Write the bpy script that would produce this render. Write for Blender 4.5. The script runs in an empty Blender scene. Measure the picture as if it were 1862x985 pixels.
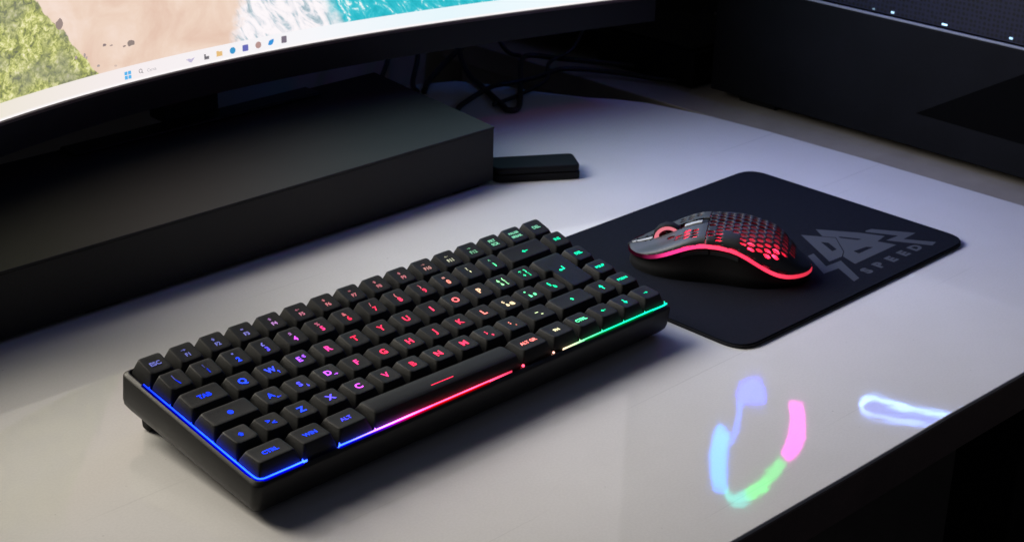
import bpy, bmesh, math, random
from mathutils import Vector, Matrix
from mathutils.geometry import tessellate_polygon
random.seed(7)
MM = 0.001
R_ = math.radians
sc = bpy.context.scene
C = sc.collection

# ------------------------------------------------------------------ camera
cam = bpy.data.cameras.new('camera')
co = bpy.data.objects.new('camera', cam); C.objects.link(co)
ax = [[0.7136160791555555, -0.2691545060724439, 0.6467673023825005],
      [-0.7002730220969098, -0.2994195068578677, 0.6480475703482275],
      [0.019229823023084527, -0.9153708596912081, -0.4021522138848226]]
co.matrix_world = Matrix(((ax[0][0], -ax[0][1], -ax[0][2], -0.390707),
                          (ax[1][0], -ax[1][1], -ax[1][2], -0.561892),
                          (ax[2][0], -ax[2][1], -ax[2][2], 0.432441),
                          (0, 0, 0, 1)))
cam.sensor_width = 36; cam.lens = 2914.95/1862*36
cam.clip_start = 0.01; cam.clip_end = 30
cam.dof.use_dof = True; cam.dof.focus_distance = 0.88; cam.dof.aperture_fstop = 26
sc.camera = co

# ------------------------------------------------------------------ world, exposure
w = bpy.data.worlds.new('World'); sc.world = w; w.use_nodes = True
w.node_tree.nodes['Background'].inputs[0].default_value = (0.72, 0.76, 1.0, 1)
w.node_tree.nodes['Background'].inputs[1].default_value = 0.032
sc.view_settings.view_transform = 'Standard'; sc.view_settings.look = 'None'
sc.view_settings.exposure = 0; sc.view_settings.gamma = 1

# ------------------------------------------------------------------ lamps added unseen in front of the screen to boost its glow
def fy(x):
    t = (x-250)/100
    return 0.5*t**3 - 6.3*t**2 - 1.7*t + 385.0
def screen_lamp(name, x, width, z0, z1, col, watts, tilt=0, spread=125, yaw=0, off=9):
    l = bpy.data.lights.new(name, 'AREA'); l.shape = 'RECTANGLE'
    l.size = width*MM; l.size_y = (z1-z0)*MM; l.color = col; l.energy = watts; l.spread = R_(spread)
    o = bpy.data.objects.new(name, l); C.objects.link(o)
    o.matrix_world = Matrix.Translation((x*MM, (fy(x)-off)*MM, (z0+z1)/2*MM)) @ Matrix.Rotation(R_(yaw), 4, 'Z') @ Matrix.Rotation(R_(tilt-90), 4, 'X')
    return o
def lerp3(a, b, t): return tuple(p+(q-p)*t for p, q in zip(a, b))
for k in range(8):
    x_ = 62+66*k; t_ = k/7
    c_ = lerp3((1.0, .94, .85), (.84, .89, 1.0), min(1, t_/.5)) if t_ < .5 else lerp3((.84, .89, 1.0), (.13, .22, 1.0), (t_-.5)/.5)
    screen_lamp('screen_boost', x_, 66, 202-(x_-77)*.147, 420, c_, (.33, .29, .25, .20, .158, .138, .14, .165)[k], tilt=25, spread=102, yaw=35-20*t_, off=30)
screen_lamp('screen_boost', -78, 130, 112, 440, (1.0, .92, .79), 1.7, tilt=0, spread=128, yaw=6, off=14)

# ------------------------------------------------------------------ helpers
def tag(o, label=None, cat=None, group=None, kind=None):
    if label: o['label'] = label
    if cat: o['category'] = cat
    if group: o['group'] = group
    if kind: o['kind'] = kind
    return o
def empty(name, loc=(0, 0, 0), rot=(0, 0, 0)):
    o = bpy.data.objects.new(name, None); C.objects.link(o)
    o.location = [c*MM for c in loc]; o.rotation_euler = rot; o.empty_display_size = 0.01
    return o
def mesh(name, verts, faces, mat, parent=None, smooth=False, loc=None, rot=None):
    me = bpy.data.meshes.new(name)
    me.from_pydata([(v[0]*MM, v[1]*MM, v[2]*MM) for v in verts], [], faces)
    me.update()
    if smooth:
        for p in me.polygons: p.use_smooth = True
    me.materials.append(mat)
    return link(name, me, parent, loc, rot)
def link(name, me, parent=None, loc=None, rot=None):
    o = bpy.data.objects.new(name, me); C.objects.link(o)
    if parent: o.parent = parent
    if loc: o.location = [c*MM for c in loc]
    if rot: o.rotation_euler = rot
    return o
def bevel(o, width, seg=2, angle=35):
    m = o.modifiers.new('bevel', 'BEVEL'); m.width = width*MM; m.segments = seg
    m.limit_method = 'ANGLE'; m.angle_limit = R_(angle); m.harden_normals = False
    for p in o.data.polygons: p.use_smooth = True
    n = o.modifiers.new('wn', 'WEIGHTED_NORMAL'); n.keep_sharp = False
    return o
def box(name, a, b, mat, parent=None, bev=0, seg=2, loc=None, rot=None):
    x0, y0, z0 = a; x1, y1, z1 = b
    v = [(x0,y0,z0),(x1,y0,z0),(x1,y1,z0),(x0,y1,z0),(x0,y0,z1),(x1,y0,z1),(x1,y1,z1),(x0,y1,z1)]
    f = [(3,2,1,0),(4,5,6,7),(0,1,5,4),(1,2,6,5),(2,3,7,6),(3,0,4,7)]
    o = mesh(name, v, f, mat, parent, loc=loc, rot=rot)
    if bev: bevel(o, bev, seg)
    return o
def prism(name, pts, z0, z1, mat, parent=None, bev=0, seg=3):
    n = len(pts)
    v = [(x, y, z0) for x, y in pts]+[(x, y, z1) for x, y in pts]
    f = [tuple(range(n-1, -1, -1)), tuple(range(n, 2*n))]+[(i, (i+1) % n, n+(i+1) % n, n+i) for i in range(n)]
    o = mesh(name, v, f, mat, parent)
    if bev: bevel(o, bev, seg, 50)
    return o
def rounded(pts, r, k=4):
    """round the corners of a closed polygon"""
    out = []; n = len(pts)
    for i in range(n):
        p = Vector(pts[i]); a = Vector(pts[i-1])-p; b = Vector(pts[(i+1) % n])-p
        rr = min(r, a.length*.49, b.length*.49)
        a.normalize(); b.normalize()
        s = p+a*rr; e = p+b*rr
        for j in range(k+1):
            t = j/k
            q = s*(1-t)**2+p*(2*t*(1-t))+e*t**2
            out.append((q.x, q.y))
    return out
def flat(name, polys, mat, parent, to3):
    """flat print: polys = list of (outer, [holes]); to3 maps (u,v,i) to 3D"""
    v = []; f = []
    for i, (outer, holes) in enumerate(polys):
        loops = [[Vector((p[0], p[1], 0)) for p in l] for l in [outer]+holes]
        base = len(v)
        for l in loops:
            for p in l: v.append(to3(p.x, p.y, i))
        allp = [p for l in loops for p in l]
        for t in tessellate_polygon(loops):
            a, b, c = [allp[k] for k in t]
            if (b-a).cross(c-a).z < 0: t = (t[0], t[2], t[1])
            f.append(tuple(base+k for k in t))
    return mesh(name, v, f, mat, parent)
def tube(name, pts, r, mat, parent=None, sub=6, n=8):
    """smooth tube through pts"""
    P = [Vector(p) for p in pts]; path = []
    for i in range(len(P)-1):
        p0 = P[max(i-1, 0)]; p1 = P[i]; p2 = P[i+1]; p3 = P[min(i+2, len(P)-1)]
        for j in range(sub):
            t = j/sub
            path.append(0.5*((2*p1)+(p2-p0)*t+(2*p0-5*p1+4*p2-p3)*t*t+(3*p1-p0-3*p2+p3)*t**3))
    path.append(P[-1])
    v = []; f = []
    for i, p in enumerate(path):
        d = (path[min(i+1, len(path)-1)]-path[max(i-1, 0)]).normalized()
        up = Vector((0, 0, 1)) if abs(d.z) < .9 else Vector((1, 0, 0))
        s = d.cross(up).normalized(); u = s.cross(d)
        for k in range(n):
            a = 2*math.pi*k/n
            v.append(tuple(p+s*math.cos(a)*r+u*math.sin(a)*r))
    for i in range(len(path)-1):
        for k in range(n):
            f.append((i*n+k, i*n+(k+1) % n, (i+1)*n+(k+1) % n, (i+1)*n+k))
    f.append(tuple(range(n-1, -1, -1))); m = (len(path)-1)*n; f.append(tuple(range(m, m+n)))
    return mesh(name, v, f, mat, parent, smooth=True)
_tc = {}
FONT = None
def text_mesh(s, size, offset=0.0, spacing=0.85):
    key = (s, size, offset)
    if key in _tc: return _tc[key]
    cu = bpy.data.curves.new('t', 'FONT'); cu.body = s; cu.size = size*MM; cu.offset = offset*MM
    cu.align_x = 'CENTER'; cu.align_y = 'CENTER'; cu.space_line = spacing; cu.resolution_u = 3
    o = bpy.data.objects.new('t', cu); C.objects.link(o)
    dg = bpy.context.evaluated_depsgraph_get()
    me = bpy.data.meshes.new_from_object(o.evaluated_get(dg))
    bpy.data.objects.remove(o); _tc[key] = me
    return me

# ------------------------------------------------------------------ materials
class NT:
    def __init__(s, name):
        s.m = bpy.data.materials.new(name); s.m.use_nodes = True; s.t = s.m.node_tree
        s.t.nodes.clear(); s.out = s.t.nodes.new('ShaderNodeOutputMaterial')
    def n(s, typ, **kw):
        nd = s.t.nodes.new('ShaderNode'+typ)
        for k, v in kw.items(): setattr(nd, k, v)
        return nd
    def l(s, a, b): s.t.links.new(a, b)
    def val(s, v):
        return v
    def math(s, op, a, b=None, c=None):
        nd = s.n('Math', operation=op)
        for i, x in enumerate((a, b, c)):
            if x is None: continue
            if isinstance(x, (int, float)): nd.inputs[i].default_value = x
            else: s.l(x, nd.inputs[i])
        return nd.outputs[0]
    def mix(s, fac, a, b, blend='MIX'):
        nd = s.n('Mix', data_type='RGBA', blend_type=blend)
        for i, x in ((0, fac), (6, a), (7, b)):
            if isinstance(x, (int, float)): nd.inputs[i].default_value = x
            elif isinstance(x, tuple): nd.inputs[i].default_value = (*x, 1)
            else: s.l(x, nd.inputs[i])
        return nd.outputs[2]
    def noise(s, scale, detail=3, vec=None, rough=.5, dist=0):
        nd = s.n('TexNoise'); nd.inputs['Scale'].default_value = scale; nd.inputs['Detail'].default_value = detail
        nd.inputs['Roughness'].default_value = rough; nd.inputs['Distortion'].default_value = dist
        if vec is None:
            tc = s.n('TexCoord'); vec = tc.outputs['Object']
        s.l(vec, nd.inputs['Vector'])
        return nd.outputs[0]
    def ramp(s, fac, stops, interp='LINEAR'):
        nd = s.n('ValToRGB'); nd.color_ramp.interpolation = interp
        e = nd.color_ramp.elements
        while len(e) > 1: e.remove(e[0])
        for i, (p, c) in enumerate(stops):
            if i == 0: el = e[0]; el.position = p
            else: el = e.new(p)
            el.color = (*c, 1) if len(c) == 3 else c
        if fac is not None: s.l(fac, nd.inputs[0])
        return nd.outputs[0]
def pbr(name, col, rough=.5, noise=0.15, nscale=400, bump=0, bscale=1500, metal=0, rvar=0, spec=.5, grime=0):
    t = NT(name); b = t.n('BsdfPrincipled'); t.l(b.outputs[0], t.out.inputs[0])
    n1 = t.noise(nscale, 4); lo = tuple(c*(1-noise) for c in col); hi = tuple(min(1, c*(1+noise)) for c in col)
    c = t.mix(n1, lo, hi)
    if grime:
        g = t.ramp(t.noise(11, 5, rough=.65), [(.35, (1-grime,)*3), (.65, (1, 1, 1))])
        c = t.mix(1.0, c, g, 'MULTIPLY')
    t.l(c, b.inputs['Base Color'])
    b.inputs['Metallic'].default_value = metal; b.inputs['Specular IOR Level'].default_value = spec
    if rvar:
        t.l(t.math('MULTIPLY_ADD', t.noise(25, 4), rvar, rough-rvar/2), b.inputs['Roughness'])
    else: b.inputs['Roughness'].default_value = rough
    if bump:
        bp = t.n('Bump'); bp.inputs['Strength'].default_value = bump; bp.inputs['Distance'].default_value = 0.0003
        t.l(t.noise(bscale, 3), bp.inputs['Height']); t.l(bp.outputs[0], b.inputs['Normal'])
    return t.m
def emit(name, col, strength):
    t = NT(name); e = t.n('Emission'); e.inputs[0].default_value = (*col, 1); e.inputs[1].default_value = strength
    t.l(e.outputs[0], t.out.inputs[0]); return t.m
M = {}
M['key'] = pbr('black_key_plastic', (.015, .0155, .0155), .55, .25, 1400, .5, 2600, spec=.2)
M['case'] = pbr('black_case_plastic', (.019, .019, .018), .45, .25, 1200, .4, 2200, spec=.35)
M['plate'] = pbr('key_plate', (.02, .02, .022), .5)
M['rubber'] = pbr('black_rubber', (.010, .010, .010), .7, spec=.2)
M['riser'] = pbr('black_laminate', (.019, .0185, .0175), .62, .2, 500, .3, 1500, grime=.25, spec=.35)
M['mon'] = pbr('monitor_black', (.010, .010, .010), .42, .1, 300, .1, 1500, spec=.25)
M['lip'] = pbr('bezel_brown', (.10, .06, .06), .3)
M['cable'] = pbr('cable_black', (.010, .010, .011), .5)
M['dev'] = pbr('device_black', (.005, .005, .006), .6, .1, 300, .1, 1500, spec=.2)
M['tower'] = pbr('tower_black', (.0055, .006, .008), .55, .3, 400, .3, 1500, spec=.12, grime=.4)
M['wall'] = pbr('wall_paint', (.42, .38, .32), .85, .1, 30, .3, 300)
M['floor'] = pbr('floor_dark', (.06, .05, .045), .6)
M['wood'] = pbr('grey_brown_board', (.36, .32, .27), .6, .1, 60, .2, 600, grime=.2)
M['mshell'] = pbr('mouse_plastic', (.042, .045, .045), .5, .1, 600, .15, 2500)
M['mbody'] = pbr('mouse_lower_plastic', (.012, .012, .012), .6, .1, 600, spec=.25)
M['mcore'] = pbr('mouse_inner_pink', (.5, .16, .2), .6)
M['edge_glint'] = pbr('mouse_edge_glint', (.45, .46, .46), .35)
M['legend_pad'] = pbr('pad_print', (.048, .056, .070), .9, .15, 1500)

kt = M['key'].node_tree; kb_ = [n for n in kt.nodes if n.type == 'BSDF_PRINCIPLED'][0]
oi_ = kt.nodes.new('ShaderNodeObjectInfo'); ma_ = kt.nodes.new('ShaderNodeMath'); ma_.operation = 'MULTIPLY_ADD'; ma_.inputs[1].default_value = .25; ma_.inputs[2].default_value = .42
kt.links.new(oi_.outputs['Random'], ma_.inputs[0]); kt.links.new(ma_.outputs[0], kb_.inputs['Roughness'])
def desk_mat():
    t = NT('white_laminate'); b = t.n('BsdfPrincipled'); t.l(b.outputs[0], t.out.inputs[0])
    sm = t.ramp(t.noise(9, 6, rough=.6), [(.3, (.70, .69, .675)), (.7, (.76, .75, .74))])
    sp = t.ramp(t.noise(700, 2), [(.40, (.965,)*3), (.6, (1, 1, 1))])
    sc_ = t.n('Mapping'); tc = t.n('TexCoord'); t.l(tc.outputs['Object'], sc_.inputs['Vector']); sc_.inputs['Rotation'].default_value = (0, 0, .6); sc_.inputs['Scale'].default_value = (3, 260, 1)
    sl_ = t.ramp(t.noise(1.0, 2, sc_.outputs[0], .4), [(.27, (.90,)*3), (.30, (1, 1, 1))])
    dust = t.ramp(t.noise(240, 1), [(.18, (.8,)*3), (.21, (1, 1, 1))])
    t.l(t.mix(1.0, t.mix(1.0, t.mix(1.0, sm, sp, 'MULTIPLY'), sl_, 'MULTIPLY'), dust, 'MULTIPLY'), b.inputs['Base Color'])
    r = t.math('MULTIPLY_ADD', t.noise(16, 5, rough=.6), .045, .022)
    t.l(r, b.inputs['Roughness']); b.inputs['IOR'].default_value = 1.36
    bp = t.n('Bump'); bp.inputs['Strength'].default_value = .10; bp.inputs['Distance'].default_value = 0.0002
    t.l(t.noise(95, 2), bp.inputs['Height']); t.l(bp.outputs[0], b.inputs['Normal'])
    return t.m
M['desk'] = desk_mat()
def pad_mat():
    t = NT('blue_black_cloth'); b = t.n('BsdfPrincipled'); t.l(b.outputs[0], t.out.inputs[0])
    v = t.n('TexVoronoi'); v.inputs['Scale'].default_value = 1400
    tc = t.n('TexCoord'); t.l(tc.outputs['Object'], v.inputs['Vector'])
    c = t.mix(t.noise(350, 5, rough=.7), (.003, .004, .007), (.011, .0135, .022))
    t.l(c, b.inputs['Base Color']); b.inputs['Roughness'].default_value = .9
    b.inputs['Specular IOR Level'].default_value = .12
    bp = t.n('Bump'); bp.inputs['Strength'].default_value = .5; bp.inputs['Distance'].default_value = 0.0003
    t.l(v.outputs['Distance'], bp.inputs['Height']); t.l(bp.outputs[0], b.inputs['Normal'])
    return t.m
M['pad'] = pad_mat()
M['padedge'] = pbr('pad_rubber', (.008, .008, .010), .8)
def legend_mat():
    t = NT('lit_legend'); e = t.n('Emission'); oi = t.n('ObjectInfo'); tc = t.n('TexCoord')
    t.l(oi.outputs['Color'], e.inputs[0])
    n = t.noise(420, 2)
    t.l(t.math('MULTIPLY', oi.outputs['Alpha'], t.math('MULTIPLY_ADD', n, 1.0, .5)), e.inputs[1])
    t.l(e.outputs[0], t.out.inputs[0]); return t.m
M['legend'] = legend_mat()
STOPS = [(0, (.006, .035, 1)), (2.9, (.02, .06, 1)), (3.6, (.12, .08, 1)), (4.3, (.50, .09, .95)), (5.0, (.9, .06, .35)), (6, (1, .03, .09)),
         (9.6, (1, .05, .12)), (10.6, (1, .30, .22)), (11.4, (.85, .75, .45)), (12.2, (.15, .9, .38)), (13.2, (.01, .85, .38)), (16, (.005, .75, .40))]
def colour(u):
    for (a, ca), (b, cb) in zip(STOPS, STOPS[1:]):
        if u <= b:
            t = (u-a)/(b-a); return tuple(x*(1-t)+y*t for x, y in zip(ca, cb))
    return STOPS[-1][1]
def strip_mat(name, strength, axis_y=False):
    t = NT(name); e = t.n('Emission'); tc = t.n('TexCoord'); s = t.n('SeparateXYZ'); t.l(tc.outputs['Object'], s.inputs[0])
    u = t.math('DIVIDE', s.outputs[0], 0.3048)
    t.l(t.ramp(u, [(a/16, c) for a, c in STOPS]), e.inputs[0])
    f = t.ramp(u, [(0, (1,)*3), (.09, (.9,)*3), (.23, (.6,)*3), (.28, (1,)*3), (.36, (.8,)*3), (.5, (.42,)*3), (.56, (.16,)*3), (.59, (.12,)*3), (.68, (.25,)*3), (.72, (.12,)*3), (.80, (.16,)*3), (.9, (.19,)*3), (1, (.16,)*3)])
    n = t.math('MULTIPLY_ADD', t.noise(60, 3), 1.2, .4)
    y = t.ramp(t.math('DIVIDE', s.outputs[1], 0.1143), [(0, (1.2,)*3), (.3, (1,)*3), (.7, (.5,)*3), (.9, (.2,)*3), (1, (.05,)*3)])
    k = t.math('MULTIPLY', t.math('MULTIPLY', f, y), t.math('MULTIPLY', n, strength))
    t.l(k, e.inputs[1]); t.l(e.outputs[0], t.out.inputs[0]); return t.m
M['strip'] = strip_mat('light_guide', 11.0)
def plate_mat():
    t = NT('glowing_key_plate'); b = t.n('BsdfPrincipled'); t.l(b.outputs[0], t.out.inputs[0])
    b.inputs['Base Color'].default_value = (.03, .03, .03, 1); b.inputs['Roughness'].default_value = .4
    tc = t.n('TexCoord'); s = t.n('SeparateXYZ'); t.l(tc.outputs['Object'], s.inputs[0])
    u = t.math('DIVIDE', s.outputs[0], 0.3048)
    t.l(t.ramp(u, [(a/16, c) for a, c in STOPS]), b.inputs['Emission Color'])
    n = t.ramp(t.noise(90, 2), [(.45, (0, 0, 0)), (.75, (1, 1, 1))])
    y = t.ramp(t.math('DIVIDE', s.outputs[1], 0.1143), [(0, (1,)*3), (.45, (.5,)*3), (1, (.1,)*3)])
    t.l(t.math('MULTIPLY', t.math('MULTIPLY', n, y), .8), b.inputs['Emission Strength'])
    return t.m
M['glowplate'] = plate_mat()
def wallpaper_mat():
    t = NT('lit_screen'); e = t.n('Emission'); t.l(e.outputs[0], t.out.inputs[0])
    tc = t.n('TexCoord'); s = t.n('SeparateXYZ'); t.l(tc.outputs['Object'], s.inputs[0])
    X = t.math('MULTIPLY', s.outputs[0], 1000.0); Z0_ = t.math('MULTIPLY', s.outputs[2], 1000.0); Z = t.math('MINIMUM', Z0_, 195.0)
    cb = t.n('CombineXYZ'); t.l(s.outputs[0], cb.inputs[0]); t.l(s.outputs[2], cb.inputs[1]); V = cb.outputs[0]
    def sstep(x, a, b):
        m = t.n('MapRange', interpolation_type='SMOOTHSTEP'); m.inputs[1].default_value = a; m.inputs[2].default_value = b
        t.l(x, m.inputs[0]); return m.outputs[0]
    wob = t.math('SUBTRACT', t.noise(60, 5, V, .6), .5)
    wob2 = t.math('SUBTRACT', t.noise(30, 6, V, .65), .5)
    # sand
    sand = t.ramp(t.noise(28, 6, V, .6, .6), [(.3, (.78, .55, .44)), (.5, (.86, .66, .54)), (.7, (.93, .76, .67))])
    # foam with diagonal streaks
    mr = t.n('Mapping'); mr.inputs['Rotation'].default_value = (0, 0, R_(52)); t.l(V, mr.inputs['Vector'])
    mp = t.n('Mapping'); mp.inputs['Scale'].default_value = (45, 120, 1); t.l(mr.outputs[0], mp.inputs['Vector'])
    st = t.noise(1.0, 8, mp.outputs[0], .62, 1.2)
    foam = t.ramp(st, [(.30, (.25, .38, .44)), (.40, (.52, .62, .68)), (.47, (.86, .84, .88)), (.54, (.98, .93, .95)), (.8, (1, .97, 1))])
    sea = t.ramp(t.noise(1.3, 9, mp.outputs[0], .7, .8), [(.3, (.015, .40, .48)), (.5, (.03, .52, .62)), (.57, (.10, .62, .70)), (.62, (.85, .97, .97)), (.72, (1, 1, 1))])
    # hillside
    vo = t.n('TexVoronoi'); vo.inputs['Scale'].default_value = 230; t.l(V, vo.inputs['Vector'])
    lf = t.math('ADD', t.math('MULTIPLY', t.noise(300, 8, V, .75, 1.0), .88), t.math('MULTIPLY', t.math('SUBTRACT', .75, vo.outputs['Distance']), .22))
    leaf = t.ramp(lf, [(.34, (.16, .17, .11)), (.44, (.34, .37, .12)), (.51, (.58, .60, .20)), (.58, (.80, .78, .38)), (.68, (.96, .90, .66))])
    leaf = t.mix(t.ramp(t.noise(45, 3, V), [(.45, (0, 0, 0)), (.66, (.6,)*3)]), leaf, (.24, .25, .20))
    d = t.math('ADD', t.math('SUBTRACT', X, t.math('MULTIPLY_ADD', t.math('SUBTRACT', 177.0, Z), .73, 100.0)), t.math('MULTIPLY', wob, 14.0))
    hill = sstep(d, -.8, .6)
    c = t.mix(sstep(t.math('ADD', t.math('SUBTRACT', X, t.math('MULTIPLY_ADD', t.math('SUBTRACT', Z, 111.0), .25, 262.0)), t.math('MULTIPLY', wob2, 75.0)), -9, 14), sand, foam)
    c = t.mix(sstep(t.math('ADD', t.math('SUBTRACT', X, t.math('MULTIPLY_ADD', t.math('SUBTRACT', 127.0, Z), .8, 345.0)), t.math('MULTIPLY', wob2, 55.0)), -10, 10), c, sea)
    c = t.mix(hill, leaf, c)
    c = t.mix(sstep(Z0_, 185.0, 240.0), c, (.62, .58, .62))
    bar = t.ramp(t.math('DIVIDE', X, 600.0), [(.1, (.86, .80, .70)), (.3, (.93, .86, .87)), (.55, (.93, .93, .96)), (.75, (.80, .93, .98)), (1, (.9, .97, 1))])
    bar = t.mix(sstep(Z, 102.5, 100.6), bar, (1, .97, .97))
    c = t.mix(sstep(Z, 111.5, 111.9), bar, c)
    t.l(c, e.inputs[0]); e.inputs[1].default_value = 1.0
    return t.m
M['screen'] = wallpaper_mat()
def led(c, s): return emit('led_light', c, s)

# ================================================================== SETTING
box('floor', (-2500, -2500, -745), (2500, 900, -730), M['floor'])['kind'] = 'structure'
wl = box('wall', (-2500, 640, -730), (2500, 680, 1700), M['wall']); tag(wl, 'dark wall behind the desk and the monitor', 'wall', kind='structure')

# ---- desk
desk = empty('desk', (150, 100, -25))
tag(desk, 'glossy white desk with a rounded back right corner under the keyboard', 'desk')
pts = [(-700, -166), (-100, -169), (155, -170.7), (255, -172.8), (350, -174), (426, -176), (560, -178), (650, -180), (672, -174), (678, -155),
       (677, -36), (675.5, 100), (672, 200), (665.6, 264), (654, 318), (640, 345), (625, 364), (604, 405), (592, 440), (570, 478), (530, 497), (350, 500), (-700, 500)]
top = prism('desk_top', pts, -26, 0, M['desk'], desk, 1.4, 3); top.matrix_parent_inverse = Matrix.Translation([-150*MM, -100*MM, 25*MM])
fr = [(-700, -166), (-100, -169), (155, -170.7), (255, -172.8), (350, -174), (426, -176), (560, -178), (650, -180)]
ep = [(x, y-.75) for x, y in fr]+[(x, y+1.5) for x, y in reversed(fr)]
eb = prism('edge_band', ep, -26.4, -1.6, pbr('dark_brown_edging', (.16, .115, .10), .5, .2, 500, .2, 900, grime=.3), desk, .7, 3); eb.matrix_parent_inverse = Matrix.Translation([-150*MM, -100*MM, 25*MM])
box('desk_leg', (-660-150, 380-100, -705), (-610-150, 430-100, -1.5), M['mon'], desk, 2)
box('desk_leg', (560-150, 330-100, -705), (610-150, 380-100, -1.5), M['mon'], desk, 2)
box('desk_leg', (560-150, -120-100, -705), (610-150, -70-100, -1.5), M['mon'], desk, 2)

# ---- low cabinet that carries the tower
cab = empty('side_cabinet', (900, 150, -730))
tag(cab, 'grey brown cabinet top beside the right edge of the white desk', 'cabinet')
box('cabinet_top', (680.5-900, -500-150, 700), (1250-900, 620-150, 724), M['wood'], cab, 1.5)
box('cabinet_body', (700-900, -480-150, 0), (1230-900, 610-150, 699), M['wood'], cab)

# ================================================================== RISER
riser = empty('monitor_riser', (0, 340, 0))
tag(riser, 'long black monitor riser with a dull flat top standing on the white desk', 'riser')
rp = [(-520, 261), (410.5, 262.5), (433, 430), (-520, 430)]
prism('riser_body', [(x*.9985, y-340+.3) for x, y in rp], 3.0, 43.85, M['riser'], riser, .2, 1)
prism('riser_top', [(x, y-340) for x, y in rp], 43.9, 46, M['riser'], riser, .7, 2)
for fx in (-300, 60, 372): box('rubber_foot', (fx, -74, .2), (fx+26, -52, 2.9), M['rubber'], riser, .4)

# ================================================================== MONITOR
mon = empty('curved_monitor', (250, 395, 46))
tag(mon, 'wide curved monitor showing a beach wallpaper above the black riser', 'monitor')
inv = Matrix.Translation([-250*MM, -395*MM, -46*MM])
def mpart(o): o.matrix_parent_inverse = inv; return o
X0, X1, Z0, Z1 = -120, 640, 100.0, 520.0
def sheet(name, xs, zs, off, mat, thick=0):
    v = []; f = []
    for x in xs:
        for z in zs: v.append((x, fy(x)+off, z))
    nz = len(zs)
    for i in range(len(xs)-1):
        for j in range(nz-1): f.append((i*nz+j, (i+1)*nz+j, (i+1)*nz+j+1, i*nz+j+1))
    return mpart(mesh(name, v, f, mat, mon, smooth=True))
def curved_bar(name, x0, x1, z0, z1, o0, o1, mat, n=40):
    v = []; f = []
    for i in range(n+1):
        x = x0+(x1-x0)*i/n; y = fy(x)
        v += [(x, y+o0, z0), (x, y+o0, z1), (x, y+o1, z1), (x, y+o1, z0)]
    for i in range(n):
        for k in range(4): f.append((i*4+k, i*4+(k+1) % 4, (i+1)*4+(k+1) % 4, (i+1)*4+k)[::-1])
    f += [(0, 1, 2, 3), tuple(n*4+k for k in (3, 2, 1, 0))]
    return mpart(mesh(name, v, f, mat, mon))
sheet('screen', [X0+(X1-X0)*i/48 for i in range(49)], [Z0, 111.7, 200, 300, 400, Z1], 0, M['screen'])
curved_bar('bezel_strip', X0-4, X1+4, 97.4, 99.6, -1.6, 4, M['lip'])
curved_bar('chin', X0-6, X1+6, 77, 97.2, -1.0, 30, M['mon'])
curved_bar('top_bezel', X0-6, X1+6, Z1+.4, Z1+8, -1.0, 30, M['mon'])
curved_bar('side_bezel', X0-6, X0-.5, 97.4, Z1+.2, -1.0, 30, M['mon'], 2)
curved_bar('side_bezel', X1+.5, X1+6, 97.4, Z1+.2, -1.0, 30, M['mon'], 2)
curved_bar('back_cover', X0-4, X1+4, 82, Z1, 4.5, 34, M['mon'])
mpart(box('stand_neck', (225, 425, 48), (275, 445, 300), M['mon'], mon, 2))
mpart(box('stand_foot', (140, 408, 46.4), (360, 428, 49), M['mon'], mon, 2))
# icons on the task bar: flat, 0.3 mm in front of the panel
def scr3(cx, cz, off=-.35):
    sl = math.atan((fy(cx+2)-fy(cx-2))/4)
    return lambda u, v, i: (cx+u*math.cos(sl), fy(cx)+off-i*.05+u*math.sin(sl), cz+v)
def circ(cx, cy, r, n=18, a0=0, a1=360): return [(cx+r*math.cos(R_(a0+(a1-a0)*k/n)), cy+r*math.sin(R_(a0+(a1-a0)*k/n))) for k in range(n+(0 if a1-a0 == 360 else 1))]
def rect(x0, y0, x1, y1): return [(x0, y0), (x1, y0), (x1, y1), (x0, y1)]
EM = {}
def em(c):
    if c not in EM: EM[c] = emit('screen_pixel', c, 1.0)
    return EM[c]
def icon(cx, cz, layers):
    root = None
    for i, (c, polys) in enumerate(layers):
        f3 = scr3(cx, cz, -.35-.12*i)
        o = flat('taskbar_icon' if root is None else 'icon_mark', [(p, []) if not isinstance(p, tuple) else p for p in polys], em(c), mon if root is None else root, f3)
        if root is None: mpart(o); root = o
        return root
g = .25; q = 2.75
icon(172.5, 105.6, [((.10, .47, .86), [rect(-q, g, -g, q), rect(g, g, q, q), rect(-q, -q, -g, -g), rect(g, -q, q, -g)])])
ring = lambda cx, cy, r1, r2: (circ(cx, cy, r1), [circ(cx, cy, r2)[::-1]])
icon(183.3, 106.0, [((.20, .18, .20), [ring(0, .3, 1.5, 1.05), [(.9, -.7), (1.25, -.35), (2.2, -1.5), (1.9, -1.8)]])])
icon(226, 105.6, [((.55, .50, .68), [[(-4.3, .8), (-1.5, 1.3), (.3, .6), (3.4, 1.6), (2.2, .1), (0.4, -1.9), (-1.6, -1.2), (-2.2, -.2)]])])
icon(239.4, 105.6, [((.16, .15, .17), [[(-2, 2), (-.6, 2), (-.6, .2), (2.1, .2), (2.1, -2), (-2, -2)]]), ((.80, .78, .80), [rect(-.2, .4, 2, 1.7)])])
icon(250.4, 105.9, [((.80, .52, .22), [[(-2.5, 2), (-.6, 2), (0, 1.4), (2.5, 1.4), (2.5, -2), (-2.5, -2)]]), ((.93, .72, .45), [rect(-2.4, -1.9, 2.4, .8)])])
icon(261.8, 106.0, [((.05, .32, .62), [circ(0, 0, 2.5)]), ((.20, .62, .85), [circ(.1, .5, 1.9)]), ((.9, .95, 1), [[(.2, .1), (1.6, -1.0), (.5, -1.8), (-.6, -1.2)]])])
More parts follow.
